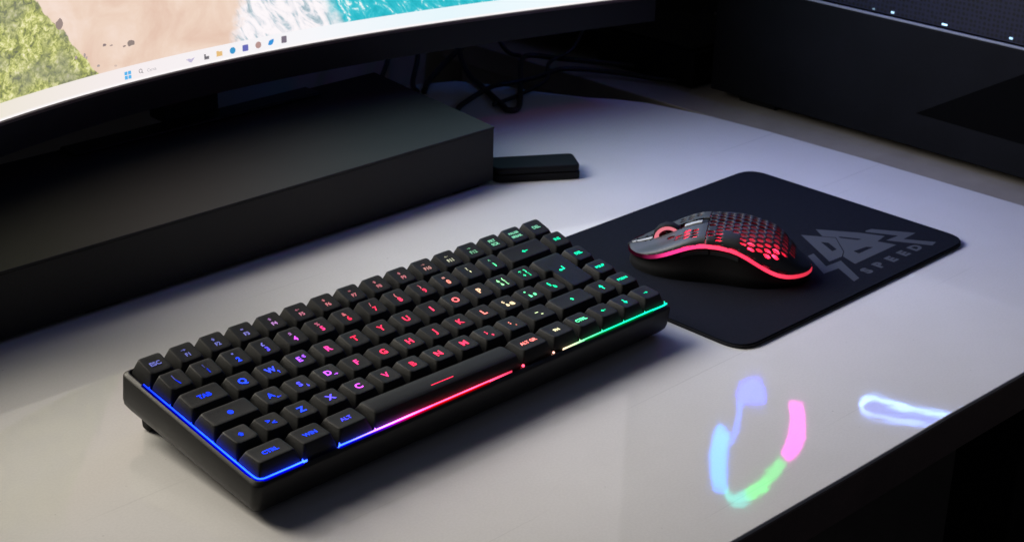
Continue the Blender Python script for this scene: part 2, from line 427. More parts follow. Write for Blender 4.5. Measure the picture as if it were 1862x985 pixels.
icon(272.8, 106.0, [((.14, .15, .48), [rounded(rect(-2.5, -2.4, 2.5, 2.4), .8)]), ((.62, .62, .88), [rect(-1.2, -1.3, 1.5, 1.1)]), ((.25, .26, .62), [rect(-.5, -.7, .8, .5)])])
icon(284.0, 106.3, [((.48, .30, .28), [circ(0, 0, 2.55)]), ((.78, .74, .70), [circ(0, 0, 2.1)]), ((.50, .36, .36), [ring(0, 0, 1.3, .95)]), ((.38, .42, .52), [circ(0, 0, .6)])])
icon(294.8, 106.6, [((.04, .30, .72), [[(-2.2, -.6), (-1.2, 1.4), (.6, 1.9), (2.6, 2.2), (2.6, .3), (1.2, -1.9), (-1.2, -2.2), (-2.4, -1.6)]]), ((.25, .60, .90), [circ(-.5, -.4, 1.3)]), ((.85, .93, 1), [ring(-.5, -.4, .8, .5)])])
icon(306.3, 106.8, [((.20, .17, .22), [rounded(rect(-2.3, -2.6, 2.3, 2.6), .6)]), ((.55, .50, .56), [rect(-1.7, -2, 1.7, 2)]), ((.22, .18, .24), [[(-1.1, -.8), (-.4, 1), (0, .2), (.4, 1), (1.1, -.8), (.5, -.6), (0, -.2), (-.5, -.6)]])])
tm = text_mesh('Cerca', 3.2, .02); 
sl = math.atan((fy(193)-fy(189))/4)
to = link('search_word', tm.copy(), mon); to.data.materials.clear(); to.data.materials.append(em((.50, .47, .50)))
to.matrix_parent_inverse = inv; to.location = (192.5*MM, (fy(192.5)-.5)*MM, 105.6*MM); to.rotation_euler = (R_(90), 0, sl)
for (x, z, w_, h_, c) in ((176.9, 127.6, 4.0, 2.6, (.30, .24, .22)), (171.5, 126.4, 1.6, 1.0, (.36, .28, .26)), (155.3, 130.5, 1.7, 1.3, (.28, .22, .22)), (161, 129.2, 1.6, .6, (.42, .32, .30)),
                          (138.5, 127, 1.1, 1.8, (.42, .34, .33)), (131.5, 126.8, 1.2, 1.6, (.42, .34, .33)), (140, 125, .9, 1.2, (.46, .38, .36)), (149, 117.5, 1.5, 1.2, (.42, .36, .35)), (163, 114.5, 1.5, .9, (.68, .52, .45)), (121, 152, 3.4, 4.2, (.34, .26, .24))):
    p = [(w_*random.uniform(.7, 1.1)*math.cos(a), h_*random.uniform(.6, 1.1)*math.sin(a)) for a in [k*math.pi*2/9 for k in range(9)]]
    layers = [(c, [p])]
    if w_ > 3.9: layers.append(((.62, .50, .46), [[(a*.55+.2, b*.5) for a, b in p]]))
    o = icon(x, z, layers); o.name = 'wallpaper_rock'

# ================================================================== KEYBOARD
TH = R_(8.5)
kb = empty('keyboard', (0, 0, 19), (TH, 0, 0))
tag(kb, 'compact black mechanical keyboard with rainbow lit key legends and light strip', 'keyboard')
U = 19.05; Y0 = 6.1*U
def ky(v): return Y0-v*U
# case: rounded tray, bottom deeper towards the back
ox0, ox1, oy0, oy1 = -4.0, 308.4, -1.7, Y0+3.4
RZ = 2.2
def case():
    levels = [(-1.0, -3.6, 0), (-.25, -1.2, 0), (0, 0, 1), (.6, 0, 1)]
    v = []; f = []; K = 6
    def loop(ins, zf, r, extra=0):
        p = rounded([(ox0+ins, oy0+ins), (ox1-ins, oy0+ins), (ox1-ins, oy1-ins), (ox0+ins, oy1-ins)], r, K)
        b = len(v)
        for x, y in p: v.append((x, y, zf(y)))
        return list(range(b, b+len(p)))
    bot = lambda y: -16.6-4.2*(y-oy0)/(oy1-oy0)
    L = [loop(5.5, lambda y: bot(y), 6), loop(2.0, lambda y: bot(y)+.6, 5.5), loop(.4, lambda y: bot(y)+3.2, 5), loop(0, lambda y: bot(y)+6, 5),
         loop(0, lambda y: RZ-2.2, 5), loop(.35, lambda y: RZ-1.5, 4.8), loop(.9, lambda y: RZ-1.0, 4.6), loop(1.9, lambda y: RZ-.22, 4.2), loop(2.6, lambda y: RZ, 3.6), loop(2.75, lambda y: RZ-.2, 3.5), loop(2.8, lambda y: -3.2, 3.4)]
    n = len(L[0])
    for a, b in zip(L, L[1:]):
        for i in range(n): f.append((a[i], a[(i+1) % n], b[(i+1) % n], b[i]))
    f.append(tuple(reversed(L[0]))); f.append(tuple(L[-1]))
    return mesh('case', v, f, M['case'], kb, smooth=True)
case()
box('key_plate', (-1.3, 1.0, -3.0), (305.7, Y0+.8, -2.2), M['glowplate'], kb)
for x in (14, 290):
    # flip-out feet at the back, hinged under the case
    ft = mesh('flip_foot', [(-7, 103, -18), (7, 103, -18), (7, 117, -18), (-7, 117, -18), (-6, 107, -35.4), (6, 107, -35.4), (6, 114, -36.3), (-6, 114, -36.3)],
              [(0, 1, 2, 3), (7, 6, 5, 4), (4, 5, 1, 0), (5, 6, 2, 1), (6, 7, 3, 2), (7, 4, 0, 3)], M['rubber'], kb, loc=(x-2, 0, 0)); bevel(ft, 2.4, 4)
for x in (20, 285): box('rubber_foot', (x, 4, -18.6), (x+18, 9, -16.9), M['rubber'], kb, .4)

# --- key caps
ROWTOP = [9.3, 9.8, 8.9, 8.8, 9.5, 9.3]
TILT = [R_(9), R_(7), R_(3.5), R_(0), R_(-2.5), R_(-4)]
def off_poly(c, dl, dr, df, db):
    """inset an axis-aligned counter-clockwise polygon, a different amount for each facing"""
    out = []; n = len(c)
    for i in range(n):
        px, py = c[i]; ax_, ay = c[i-1]; bx, by = c[(i+1) % n]; x, y = px, py
        for (qx, qy), (rx, ry) in (((ax_, ay), (px, py)), ((px, py), (bx, by))):
            if abs(rx-qx) > abs(ry-qy):
                y = py+df if rx > qx else py-db
            else:
                x = px-dr if ry > qy else px+dl
        out.append((x, y))
    return out
def keycap_mesh(corners, h, tilt, wide, convex=False, K=3):
    v = []; f = []; levels = []
    xs = [c[0] for c in corners]; hw = (max(xs)-min(xs))/2-3.6
    tt = math.tan(tilt)
    def dish(x, y):
        if convex: return .9*(1-(y/6.3)**2)-.5
        if wide: return -.35*max(0, 1-(y/7)**2)
        return -.75*(1-min(1, (x/6.6)**2))
    def loop(p, zf):
        b = len(v)
        for x, y in p: v.append((x, y, zf(x, y)))
        levels.append(list(range(b, b+len(p))))
    e = .45
    loop(rounded(off_poly(corners, e, e, e, e), .9, K), lambda x, y: 0)
    loop(rounded(off_poly(corners, .9, .9, .9, .8), 1.0, K), lambda x, y: h*.35)
    s = 2.75
    topz = lambda x, y: h+tt*y
    loop(rounded(off_poly(corners, s, s, 3.0, 2.3), 2.0, K), lambda x, y: topz(x, y)-.75+.5*max(0, dish(x, y)+.3))
    loop(rounded(off_poly(corners, s+.25, s+.25, 3.25, 2.6), 2.1, K), lambda x, y: topz(x, y)-.2+dish(x, y)*.95)
    loop(rounded(off_poly(corners, s+.75, s+.75, 3.8, 3.1), 2.0, K), lambda x, y: topz(x, y)+dish(x, y))
    loop(rounded(off_poly(corners, s+2.2, s+2.2, 5.2, 4.6), 1.2, K), lambda x, y: topz(x, y)+dish(x, y))
    loop(rounded(off_poly(corners, s+4.2, s+4.2, 7.0, 6.5), .5, K), lambda x, y: topz(x, y)+dish(x, y))
    n = len(levels[0])
    for a, b in zip(levels, levels[1:]):
        for i in range(n): f.append((a[i], a[(i+1) % n], b[(i+1) % n], b[i]))
    f.append(tuple(levels[-1]))
    me = bpy.data.meshes.new('keycap'); me.from_pydata([(a*MM, b*MM, c*MM) for a, b, c in v], [], f); me.update()
    for p in me.polygons: p.use_smooth = True
    me.materials.append(M['key'])
    return me
_kc = {}
def arrow_poly(d):
    p = [(-2.4, -.35), (.3, -.35), (.3, -1.5), (2.5, 0), (.3, 1.5), (.3, .35), (-2.4, .35)]
    a = {'right': 0, 'up': 90, 'left': 180, 'down': 270}[d]
    return [(x*math.cos(R_(a))-y*math.sin(R_(a)), x*math.sin(R_(a))+y*math.cos(R_(a))) for x, y in p]
SHIFT = [(-.9, -1.8), (.9, -1.8), (.9, -.1), (2, -.1), (0, 2.1), (-2, -.1), (-.9, -.1)]
ENTER = [(-2.6, -1), (-.9, .3), (-.9, -.6), (1.6, -.6), (1.6, 2), (2.4, 2), (2.4, -1.4), (-.9, -1.4), (-.9, -2.3)]
_pm = {}
def poly_mesh(p):
    k = str(p)
    if k in _pm: return _pm[k]
    L = [Vector((a, b, 0)) for a, b in p]; fs = []
    for t in tessellate_polygon([L]):
        a, b, c = [L[i] for i in t]
        fs.append(t if (b-a).cross(c-a).z > 0 else (t[0], t[2], t[1]))
    me = bpy.data.meshes.new('legend'); me.from_pydata([(a*MM, b*MM, 0) for a, b in p], [], fs); me.update()
    _pm[k] = me
    return me
BR = {0: .30, 1: .75, 2: 1.0, 3: 1.05, 4: 1.05, 5: 1.05}
def legend(cap, me, x, y, row, uc, h, tilt, scale=1.0, br=1.0, lift=0):
    z = h+math.tan(tilt)*y-.45+lift
    if not me.materials: me.materials.append(M['legend'])
    o = link('legend', me, cap, (x, y, z), (tilt, 0, 0)); o.scale = (scale,)*3
    c = colour(max(0, uc))
    if row == 0: c = tuple(.55*a+.45*.5 for a in c)
    if row == 1 and br < .8: c = tuple(.7*a+.3*.6 for a in c)
    k = BR[row]*br*2.4*random.uniform(.7, 1.15)
    if uc < 2.2 and row == 1: k *= .45
    o.color = (*c, k)
    return o
def key(u0, u1, row, leg, kind='n', corners=None, v0=None):
    h = ROWTOP[row]; tilt = TILT[row]; wu = u1-u0
    cx = (u0+u1)/2*U; cy = ky(row+.5)
    if corners is None:
        hw, hh = wu*U/2, U/2; corners = [(-hw, -hh), (hw, -hh), (hw, hh), (-hw, hh)]
    k = (tuple(map(tuple, corners)), row, kind)
    if k not in _kc: _kc[k] = keycap_mesh(corners, h-.3, tilt, wu > 1.2 and kind != 'iso', kind == 'space')
    cap = link('keycap', _kc[k], kb, (cx, cy, .3+random.uniform(-.12, .12)), (R_(random.uniform(-.6, .6)), R_(random.uniform(-.6, .6)), R_(random.uniform(-.5, .5))))
    dz = .55 if kind in ('space',) else .18 if wu > 1.2 else 0
    uc = (u0+u1)/2
    for it in leg:
        what, x, y, size, br = it
        if isinstance(what, list): me = poly_mesh(what); s = size
        else: me = text_mesh(what, size, .20 if size > 4 else .13); s = 1
        lift = dz+(.13 if x*x > 1.5 else 0)+(.06 if len(what) > 2 and not isinstance(what, list) else 0)
        legend(cap, me, x, y, row, uc, h-.3, tilt, s, br, lift+.03)
    return cap
def T(s, size=6.1, x=0, y=0, br=1.0): return (s, x, y, size, br)
# function row
row0 = [[T('ESC', 4.0)]]+[[T('F%d' % i, 3.6, .3, -1.8, 1.5), (random.choice([arrow_poly('right'), arrow_poly('left'), SHIFT, rect(-1.4, -.9, 1.4, .9)]), -.3, 2.3, .62, .8)] for i in range(1, 13)]
row0 += [[T('PRT', 3.2, 0, 1.7, 1.6), T('SCR', 3.2, 0, -1.7, 1.6)], [T('PAUSE', 2.8, 0, 1.7, 1.6), T('BREAK', 2.8, 0, -1.7, 1.6)], [T('DEL', 3.6, 0, .2, 1.5)]]
for i, l in enumerate(row0): key(i, i+1, 0, l)
for i, (a, b) in enumerate([('|', '\\'), ('!', '1'), ('"', '2'), ('£', '3'), ('$', '4'), ('%', '5'), ('&', '6'), ('/', '7'), ('(', '8'), (')', '9'), ('=', '0'), ('?', "'"), ('^', 'ì')]):
    key(i, i+1, 1, [T(a, 3.8, -.4, 2.4, .55), T(b, 4.8, .2, -1.9, 1.15)])
key(13, 15, 1, [(arrow_poly('left'), -.5, 0, 1.0, 1.1)]); key(15, 16, 1, [T('INS', 3.4, 0, .2)])
key(0, 1.5, 2, [T('TAB', 4.2)])
for i, ch in enumerate('QWERTYUIOP'):
    l = [T(ch)]
    if ch == 'E': l = [T('E', 5.6, -.8, 0), T('€', 3.0, 2.9, 1.2)]
    if ch == 'W': l = [T('W', 5.6, -.5, .4), (arrow_poly('up'), 2.6, -2.6, .55, 1)]
    key(1.5+i, 2.5+i, 2, l)
key(11.5, 12.5, 2, [T('é', 3.6, -2, 2), T('è', 3.8, -1.7, -1.7), T('{', 3.3, 2, 2), T('[', 3.4, 2, -1.7, .7)])
key(12.5, 13.5, 2, [T('*', 4.4, -2, 1.4), T('+', 3.8, -1.7, -1.7), T('}', 3.3, 2, 2), T(']', 3.4, 2, -1.7, .7)])
iso = [(-.75*U, -.5*U+0), (.75*U, -.5*U), (.75*U, .5*U), (-.75*U, .5*U)]
# ISO enter: spans rows 2 and 3 (wider on top)
h2 = U/2
iso = [(-.5*U, -1.5*U), (.75*U, -1.5*U), (.75*U, .5*U), (-.75*U, .5*U), (-.75*U, -.5*U), (-.5*U, -.5*U)]
iso = [(x, y) for x, y in iso]
key(13.5, 15, 2, [(ENTER, .5, -7.5, 1.0, 1.0)], 'iso', iso)
key(15, 16, 2, [T('DEL', 3.4, 0, .2)])
key(0, 1.75, 3, [(circ(0, 0, 1.7), 0, 0, 1.0, .9)])
for i, ch in enumerate('ASDFGHJKL'):
    l = [T(ch)]
    if ch in 'ASD': l = [T(ch, 5.6, -.5, .4), (arrow_poly({'A': 'left', 'S': 'down', 'D': 'right'}[ch]), 2.6, -2.6, .55, 1)]
    key(1.75+i, 2.75+i, 3, l)
key(10.75, 11.75, 3, [T('ç', 3.6, -2, 2.2), T('ò', 3.8, -1.2, -1.7), T('@', 3.3, 2.3, -1.7)])
key(11.75, 12.75, 3, [T('°', 4.0, -1.8, 1.8), T('à', 3.8, -1.2, -1.7), T('#', 3.3, 2.3, -1.7)])
key(12.75, 13.75, 3, [T('§', 4.0, -1.3, 1.9), T('ù', 4.2, .6, -1.7)])
key(15, 16, 3, [T('PGUP', 3.0, 0, .2)])
key(0, 1, 4, [(SHIFT, 0, 0, .85, 1)])
key(1, 2, 4, [T('>', 4.2, -1.2, 1.3), T('<', 4.6, .9, -1.2)])
for i, ch in enumerate('ZXCVBNM'): key(2+i, 3+i, 4, [T(ch)])
key(9, 10, 4, [T(';', 4.6, -1, 1.6), T(',', 6, 1, -1)]); key(10, 11, 4, [T(':', 4.6, -1, 1.6), T('.', 5, 1, -1, .6)])
key(11, 12.25, 4, [T('_', 4.4, -1, 2.6, .8), T('-', 5, 1, -1.6, .8)])
key(12.25, 14, 4, [(SHIFT, 0, 0, .7, 1)])
key(14, 15, 4, [(arrow_poly('up'), 0, 0, 1.05, 1)]); key(15, 16, 4, [T('PGDN', 3.0, 0, .2)])
for u0, u1, l in ((0, 1.42, 'CTRL'), (1.42, 2.62, 'WIN'), (2.62, 3.86, 'ALT')): key(u0, u1, 5, [T(l, 3.9)])
key(3.86, 9.55, 5, [(rect(-8, -.55, 8, .55), -2, -2.6, 1.0, .9)], 'space')
key(9.55, 10.85, 5, [T('ALT GR', 3.6)]); key(10.85, 12, 5, [T('FN', 3.4, 0, 0, .8)]); key(12, 13, 5, [T('CTRL', 3.6)])
key(13, 14, 5, [(arrow_poly('left'), 0, 0, .8, 1)]); key(14, 15, 5, [(arrow_poly('down'), 0, 0, 1, 1)]); key(15, 16, 5, [(arrow_poly('right'), 0, 0, .7, 1)])

# --- bloom of the light strip, painted as dim emissive bands on the rim
def bloom_mat(strength):
    m = strip_mat('strip_bloom', strength).copy(); nt = m.node_tree
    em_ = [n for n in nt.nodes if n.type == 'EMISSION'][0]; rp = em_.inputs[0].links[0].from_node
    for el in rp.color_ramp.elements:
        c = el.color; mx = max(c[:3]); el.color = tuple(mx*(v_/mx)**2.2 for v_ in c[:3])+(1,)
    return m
def lip(path, a, b, mat):  # lays one painted bloom band beside the strip
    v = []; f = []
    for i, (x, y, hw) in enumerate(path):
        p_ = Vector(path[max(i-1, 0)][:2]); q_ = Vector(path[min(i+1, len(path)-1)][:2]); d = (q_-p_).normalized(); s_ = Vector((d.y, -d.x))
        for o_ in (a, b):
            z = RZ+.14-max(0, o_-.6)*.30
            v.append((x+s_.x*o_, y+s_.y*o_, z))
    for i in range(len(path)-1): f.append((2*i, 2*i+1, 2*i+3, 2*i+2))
    mesh('bloom_band', v, f, mat, kb)
# --- light guide round the key field (proud of the rim)
def guide(name, path, parent=kb):
    """path: (x, y, half width)"""
    v = []; f = []
    for i, (x, y, hw) in enumerate(path):
        a = Vector(path[max(i-1, 0)][:2]); b = Vector(path[min(i+1, len(path)-1)][:2]); d = (b-a).normalized(); s = Vector((-d.y, d.x))
        for k, z in ((-1, RZ-.8), (-.7, RZ+.5), (.7, RZ+.5), (1, RZ-.8)): v.append((x+s.x*hw*k, y+s.y*hw*k, z))
    for i in range(len(path)-1):
        for k in range(4): f.append((i*4+k, (i+1)*4+k, (i+1)*4+(k+1) % 4, i*4+(k+1) % 4))
    f += [(3, 2, 1, 0), tuple(len(path)*4-4+k for k in range(4))]
    return v, f
def add_spikes(v, f, pts):
    for x, y, dx, dy, s in pts:
        b = len(v); nx, ny = -dy, dx
        v += [(x-nx*s, y-ny*s, RZ), (x+nx*s, y+ny*s, RZ), (x+dx*1.2*s, y+dy*1.2*s, RZ+1.9*s), (x, y, RZ+.9*s)]
        f += [(b, b+1, b+3), (b+1, b+2, b+3), (b+2, b, b+3), (b, b+2, b+1)]
gx, gy = -.75, 1.65
left = [(gx-.25+.09*v, ky(v), hw*.85) for v, hw in ((.75, .12), (1.2, .22), (2, .32), (3, .36), (4, .42), (5, .46), (5.6, .5))]
corner = [(gx+.5, 5.0, .42), (gx+1.0, 3.4, .42), (gx+1.9, gy+.8, .42), (gx+3.2, gy+.2, .42), (gx+4.8, gy, .42)]
front1 = [(8, gy, .42), (20, gy, .36), (26.5, gy, .5), (29.5, gy, .12)]
v, f = guide('light_strip', left+corner+front1)
add_spikes(v, f, [(gx, ky(k), 1, 0, .55) for k in (1, 2, 3, 4, 5)]+[(27, gy, 0, 1, .8)])
mesh('light_strip', v, f, M['strip'], kb)
seg2 = [(49.5, gy, .3), (52, gy, .5), (58, gy, .32), (68, gy, .36), (76, gy, .45), (85, gy, .40), (97, gy, .55), (110, gy, .48), (125, gy, .36), (140, gy, .28), (155, gy, .25), (168, gy, .3), (173, gy, .2)]
v, f = guide('light_strip', seg2); add_spikes(v, f, [(50.5, gy, 0, 1, .9), (74, gy, 0, 1, .7)])
mesh('light_strip', v, f, M['strip'], kb)
seg3 = [(214, gy, .1), (222, gy, .28), (232, gy, .34), (243, gy, .5), (252, gy, .6), (262, gy, .5), (268, gy, .62), (276, gy, .45), (284, gy, .6), (292, gy, .5), (297, gy, .2), (301, gy, .15), (304, gy, .5), (306, gy+.3, .4)]
v, f = guide('light_strip', seg3); add_spikes(v, f, [(k*U, gy, 0, 1, .8) for k in (12, 13, 14, 15)]+[(304.5, gy+.4, 0, 1, 1.0)])
mesh('light_strip', v, f, M['strip'], kb)
def bead(x, y, r, col, s):
    bm = bmesh.new(); bmesh.ops.create_icosphere(bm, subdivisions=2, radius=r*MM); me = bpy.data.meshes.new('light_bead'); bm.to_mesh(me); bm.free()
    me.materials.append(emit('bead_light', col, s)); link('light_bead', me, kb, (x, y, RZ+.3))
lm1, lm2 = bloom_mat(1.3), bloom_mat(.42)
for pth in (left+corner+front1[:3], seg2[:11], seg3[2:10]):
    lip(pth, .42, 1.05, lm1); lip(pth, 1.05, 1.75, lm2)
bead(182, gy+.2, .85, (1, .05, .10), 5); bead(206.5, gy+.2, .75, (1, .45, .36), 2.5)
# usb cable is not in view; small gap light between the left modifiers and the space bar
bead(3.9*U, ky(5.02), .55, (.55, .12, .9), 2.0)

# ================================================================== MOUSE PAD
pad = empty('mouse_pad', (452, 51, 0))
tag(pad, 'dark blue cloth mouse pad with a grey zigzag logo and the word SPEED', 'mouse pad')
px0, px1, py0, py1 = 322-452, 580-452, -46.5-51, 148-51
pp = rounded([(px0, py0), (px1, py0), (px1, py1), (px0, py1)], 17, 8)
b_ = prism('rubber_base', pp, .15, 2.0, M['padedge'], pad)
pp2 = rounded([(px0+.3, py0+.3), (px1-.3, py0+.3), (px1-.3, py1-.3), (px0+.3, py1-.3)], 17, 8)
prism('cloth_top', pp2, 2.004, 3.0, M['pad'], pad, .5, 2)
L1 = [(469.1, 12.5), (475.6, 12.2), (463.7, -6.6), (479.4, -7.6), (464.0, -33.1), (456.7, -33.9), (467.2, -14.3), (452.2, -12.9)]
L2 = ([(496.8, 38.4), (505.1, 26.2), (510.4, 18.5), (493.7, 0.4), (485.8, -4.0), (472.1, -3.4)], [[(496.4, 20.9), (499.3, 16.6), (493.6, 5.6), (488.7, 6.0)]])
L3 = ([(513.2, 37.5), (531.2, 13.0), (539.7, -3.0), (527.3, -5.1), (532.1, -17.6), (481.8, -17.5), (486.5, -4.6), (494.6, 0.2), (511.4, 18.8), (506.0, 26.6)],
      [[(514.2, 18.9), (522.6, 4.9), (518.9, 5.7), (512.9, 16.3)], [(499.8, -4.0), (513.1, -5.5), (516.3, -9.1), (499.1, -8.9)]])
L4 = [(538.0, 11.9), (543.8, 11.0), (561.1, -14.6), (544.9, -15.1), (557.4, -33.7), (550.0, -35.3), (533.5, -8.2), (547.4, -9.0), (535.8, 10.5)]
p3 = lambda z: (lambda u, v, i: (u-452, v-51, z+i*.02))
flat('zigzag_logo', [(L1, []), L2, L3, (L4, [])], M['legend_pad'], pad, p3(3.06))
for ch, x in zip('SPEED', (478, 492.5, 507.5, 522.5, 537.5)):
    me = text_mesh(ch, 10.5, .65).copy(); me.materials.clear(); me.materials.append(M['legend_pad'])
    o = link('letter', me, pad, (x-452, -29.8-51, 3.06)); o.scale = (1.3, 1, 1)

# ================================================================== MOUSE
ms = empty('gaming_mouse', (407, 40.6, 3.05), (0, 0, R_(123.4)))   # local x forward, y left
tag(ms, 'black honeycomb gaming mouse glowing red on the mouse pad', 'mouse')
HL = 61.0
def interp(tab, s):
    if s <= tab[0][0]: return tab[0][1]
    for (a, p), (b, q_) in zip(tab, tab[1:]):
        if s <= b:
            t = (s-a)/(b-a); t = t*t*(3-2*t); return p+(q_-p)*t
    return tab[-1][1]
WT = [(-61, 28.5), (-30, 29.5), (5, 26), (30, 27.5), (61, 28)]
ZL = [(-61, 7.5), (-50, 8), (-5, 26.5), (8, 27), (52, 12.5), (61, 11)]
HT = [(-61, 13), (-34, 33), (-12, 35.5), (5, 34.5), (61, 15)]
def wid(s): 
    e = min(1, abs(s)/HL)
    return soft(WT, s)*max(0, 1-e**(3.4 if s > 0 else 2.6))**(.5)
def soft(tab, s, r=7): return sum(interp(tab, s+r*k/4) for k in range(-4, 5))/9
def zl(s): return soft(ZL, s, 6)
def crown(s):
    e = min(1, abs(s)/HL)
    return max(.0, soft(HT, s)-zl(s))*max(0, 1-e**5)**.5
def surf(a, q_):
    """a in -66..66 along, q_ in -45..45 around"""
    u = max(-1, min(1, a/66)); s = HL*(1.14*u-.14*u**9)
    th = max(-1, min(1, q_/45))*math.pi/2
    w_ = wid(s); c = crown(s)
    y = w_*math.copysign(abs(math.sin(th))**.92, th)
    z = zl(s)+c*max(0, math.cos(th))**.72
    # comfort scoops on the two buttons
    if s > 12: z -= 1.6*math.exp(-((abs(y)-13)/7)**2)*min(1, (s-12)/15)
    return (s, y, z)
P = 5.9; RO = P/math.sqrt(3)
def inv_q(y, s): 
    r = max(-1, min(1, y/max(wid(s), 1))); return 45*2/math.pi*math.asin(r)
cells = []
for j in range(-12, 13):
    for i in range(-14, 15):
        a = i*RO*1.5; q_ = (j+(.5 if i % 2 else 0))*P
        if abs(a) < 68 and abs(q_) < 47: cells.append((a, q_))
def hole_at(a, q_):
    if a < 6.5:
        if a > 3: return abs(q_) < 13 or 17 < abs(q_) < 30
        if a < -50: return False
        lim = 36 if a > -38 else 24
        if -12 < a < -4: lim = 20
        return abs(q_) < lim and not (a < -44 and abs(q_) > 16)
    d = a-12
    return 10 < abs(q_) < 32 and d > 0 and a < 33 and abs(q_) < 34-(a-12)*.95 and abs(q_) > 8.5
def shell(name, want, clamp_fn, mat):
    v = []; f = []; vm = {}
    def vt(a, q_):
        a, q_ = clamp_fn(a, q_); a = max(-66, min(66, a)); q_ = max(-45, min(45, q_))
        k = (round(a, 2), round(q_, 2))
        if k not in vm: vm[k] = len(v); v.append(surf(a, q_))
        return vm[k]
    for a, q_ in cells:
        if not want(a, q_): continue
        outer = [(a+RO*math.cos(R_(60*k)), q_+RO*math.sin(R_(60*k))) for k in range(6)]
        O = [vt(*p) for p in outer]
        Om = [vt((outer[k][0]+outer[(k+1) % 6][0])/2, (outer[k][1]+outer[(k+1) % 6][1])/2) for k in range(6)]
        ringO = [x for p in zip(O, Om) for x in p]
        if hole_at(a, q_):
            rr = RO*.73
            inn = []
            for k in range(12):
                rad = rr if k % 2 == 0 else rr*.90
                inn.append(vt(a+rad*math.cos(R_(30*k)), q_+rad*math.sin(R_(30*k))))
            for k in range(12): f.append((ringO[k], ringO[(k+1) % 12], inn[(k+1) % 12], inn[k]))
        else:
            inn = [vt(a+RO*.5*math.cos(R_(30*k)), q_+RO*.5*math.sin(R_(30*k))) for k in range(12)]
            cc = vt(a, q_)
            for k in range(12):
                f.append((ringO[k], ringO[(k+1) % 12], inn[(k+1) % 12], inn[k])); f.append((inn[k], inn[(k+1) % 12], cc))
    f = [t for t in ([x for n_, x in enumerate(p) if x not in p[:n_]] for p in f) if len(t) > 2]
    o = mesh(name, v, f, mat, ms, smooth=True)
    sd = o.modifiers.new('solid', 'SOLIDIFY'); sd.thickness = 1.3*MM; sd.offset = -1
    return o
cut = 8.0; sp = 4.5
shell('palm_shell', lambda a, q_: a <= cut, lambda a, q_: (min(a, cut-.25), q_), pbr('mouse_palm_plastic', (.022, .023, .024), .5, .1, 600, .15, 2500, spec=.4))
shell('mouse_button', lambda a, q_: a > cut-3 and q_ > sp-2, lambda a, q_: (max(a, cut+.25), max(q_, sp)), M['mshell'])
shell('mouse_button', lambda a, q_: a > cut-3 and q_ < -sp+2, lambda a, q_: (max(a, cut+.25), min(q_, -sp)), M['mshell'])
# spine between the buttons, a little lower, with the wheel slot
def strip_patch(name, a0, a1, q0, q1, dz, mat, na=14, nq=4, thick=1.2):
    v = []; f = []
    for i in range(na+1):
        for j in range(nq+1):
            s, y, z = surf(a0+(a1-a0)*i/na, q0+(q1-q0)*j/nq); v.append((s, y, z+dz))
    for i in range(na):
        for j in range(nq): f.append((i*(nq+1)+j, (i+1)*(nq+1)+j, (i+1)*(nq+1)+j+1, i*(nq+1)+j+1))
    o = mesh(name, v, f, mat, ms, smooth=True)
    sd = o.modifiers.new('solid', 'SOLIDIFY'); sd.thickness = thick*MM; sd.offset = -1
    return o
strip_patch('centre_strip', 8.3, 23, -4.3, 4.3, -1.0, M['mbody'])
strip_patch('centre_strip', 43, 64, -4.3, 4.3, -1.0, M['mbody'])
strip_patch('glint_strip', 43, 59, 1.2, 4.4, .7, M['edge_glint'])  # pale grey strips paint the light caught on the button gap edges
strip_patch('glint_strip', 12, 23, 1.2, 4.4, .9, M['edge_glint'])
def wheel():
    n = 28; v = []; f = []
    prof = [(-3.6, 8.0), (-3.6, 10.0), (-2.6, 10.9), (2.6, 10.9), (3.6, 10.0), (3.6, 8.0)]
    for k in range(n):
        a = 2*math.pi*k/n
        for y, r in prof:
            rr = r-(.45 if (k % 2 and r > 10.5) else 0)
            v.append((rr*math.cos(a), y, rr*math.sin(a)))
    m = len(prof)
    for k in range(n):
        for j in range(m): f.append((k*m+j, ((k+1) % n)*m+j, ((k+1) % n)*m+(j+1) % m, k*m+(j+1) % m))
    s, y, z = surf(33, 0)
    w_ = mesh('scroll_wheel', v, f, M['rubber'], ms, smooth=True, loc=(s, 0, z-5.4))
    v = []; f = []
    for sgn in (-1, 1):
        b = len(v)
        for k in range(n):
            a = 2*math.pi*k/n
            for r in (7.2, 9.6): v.append((r*math.cos(a), sgn*3.75, r*math.sin(a)))
        for k in range(n): f.append((b+2*k, b+2*k+1, b+2*((k+1) % n)+1, b+2*((k+1) % n)))
    mesh('light_ring', v, f, led((1, .25, .32), .8), w_)
wheel()
# lower body, lofted between the light line and the base
N = 96
def outline(k, frac=1.0):
    a = 2*math.pi*k/N
    c, s_ = math.cos(a), math.sin(a)
    u = math.copysign(abs(c)**.75, c); s = HL*u
    return s, math.copysign(wid(s), s_)*1.0
def ring_pts(scale_w, scale_l, zfun):
    out = []
    for k in range(N):
        s, y = outline(k); out.append((s*scale_l, y*scale_w, zfun(s)))
    return out
levels = [ring_pts(.985, .985, lambda s: zl(s)-.2), ring_pts(.995, .995, lambda s: zl(s)-2.6), ring_pts(.975, .985, lambda s: zl(s)-3.2),
          ring_pts(.965, .98, lambda s: 3+(zl(s)-3)*.55), ring_pts(.99, .985, lambda s: 3+(zl(s)-3)*.25), ring_pts(1.04, .99, lambda s: 1.2), ring_pts(1.01, .98, lambda s: .3)]
v = [p for l in levels for p in l]; f = []
for a in range(len(levels)-1):
    for k in range(N): f.append((a*N+k, (a+1)*N+k, (a+1)*N+(k+1) % N, a*N+(k+1) % N))
f.append(tuple(range((len(levels)-1)*N, len(levels)*N))); f.append(tuple(range(N-1, -1, -1)))
mesh('lower_body', v, f, M['mbody'], ms, smooth=True)
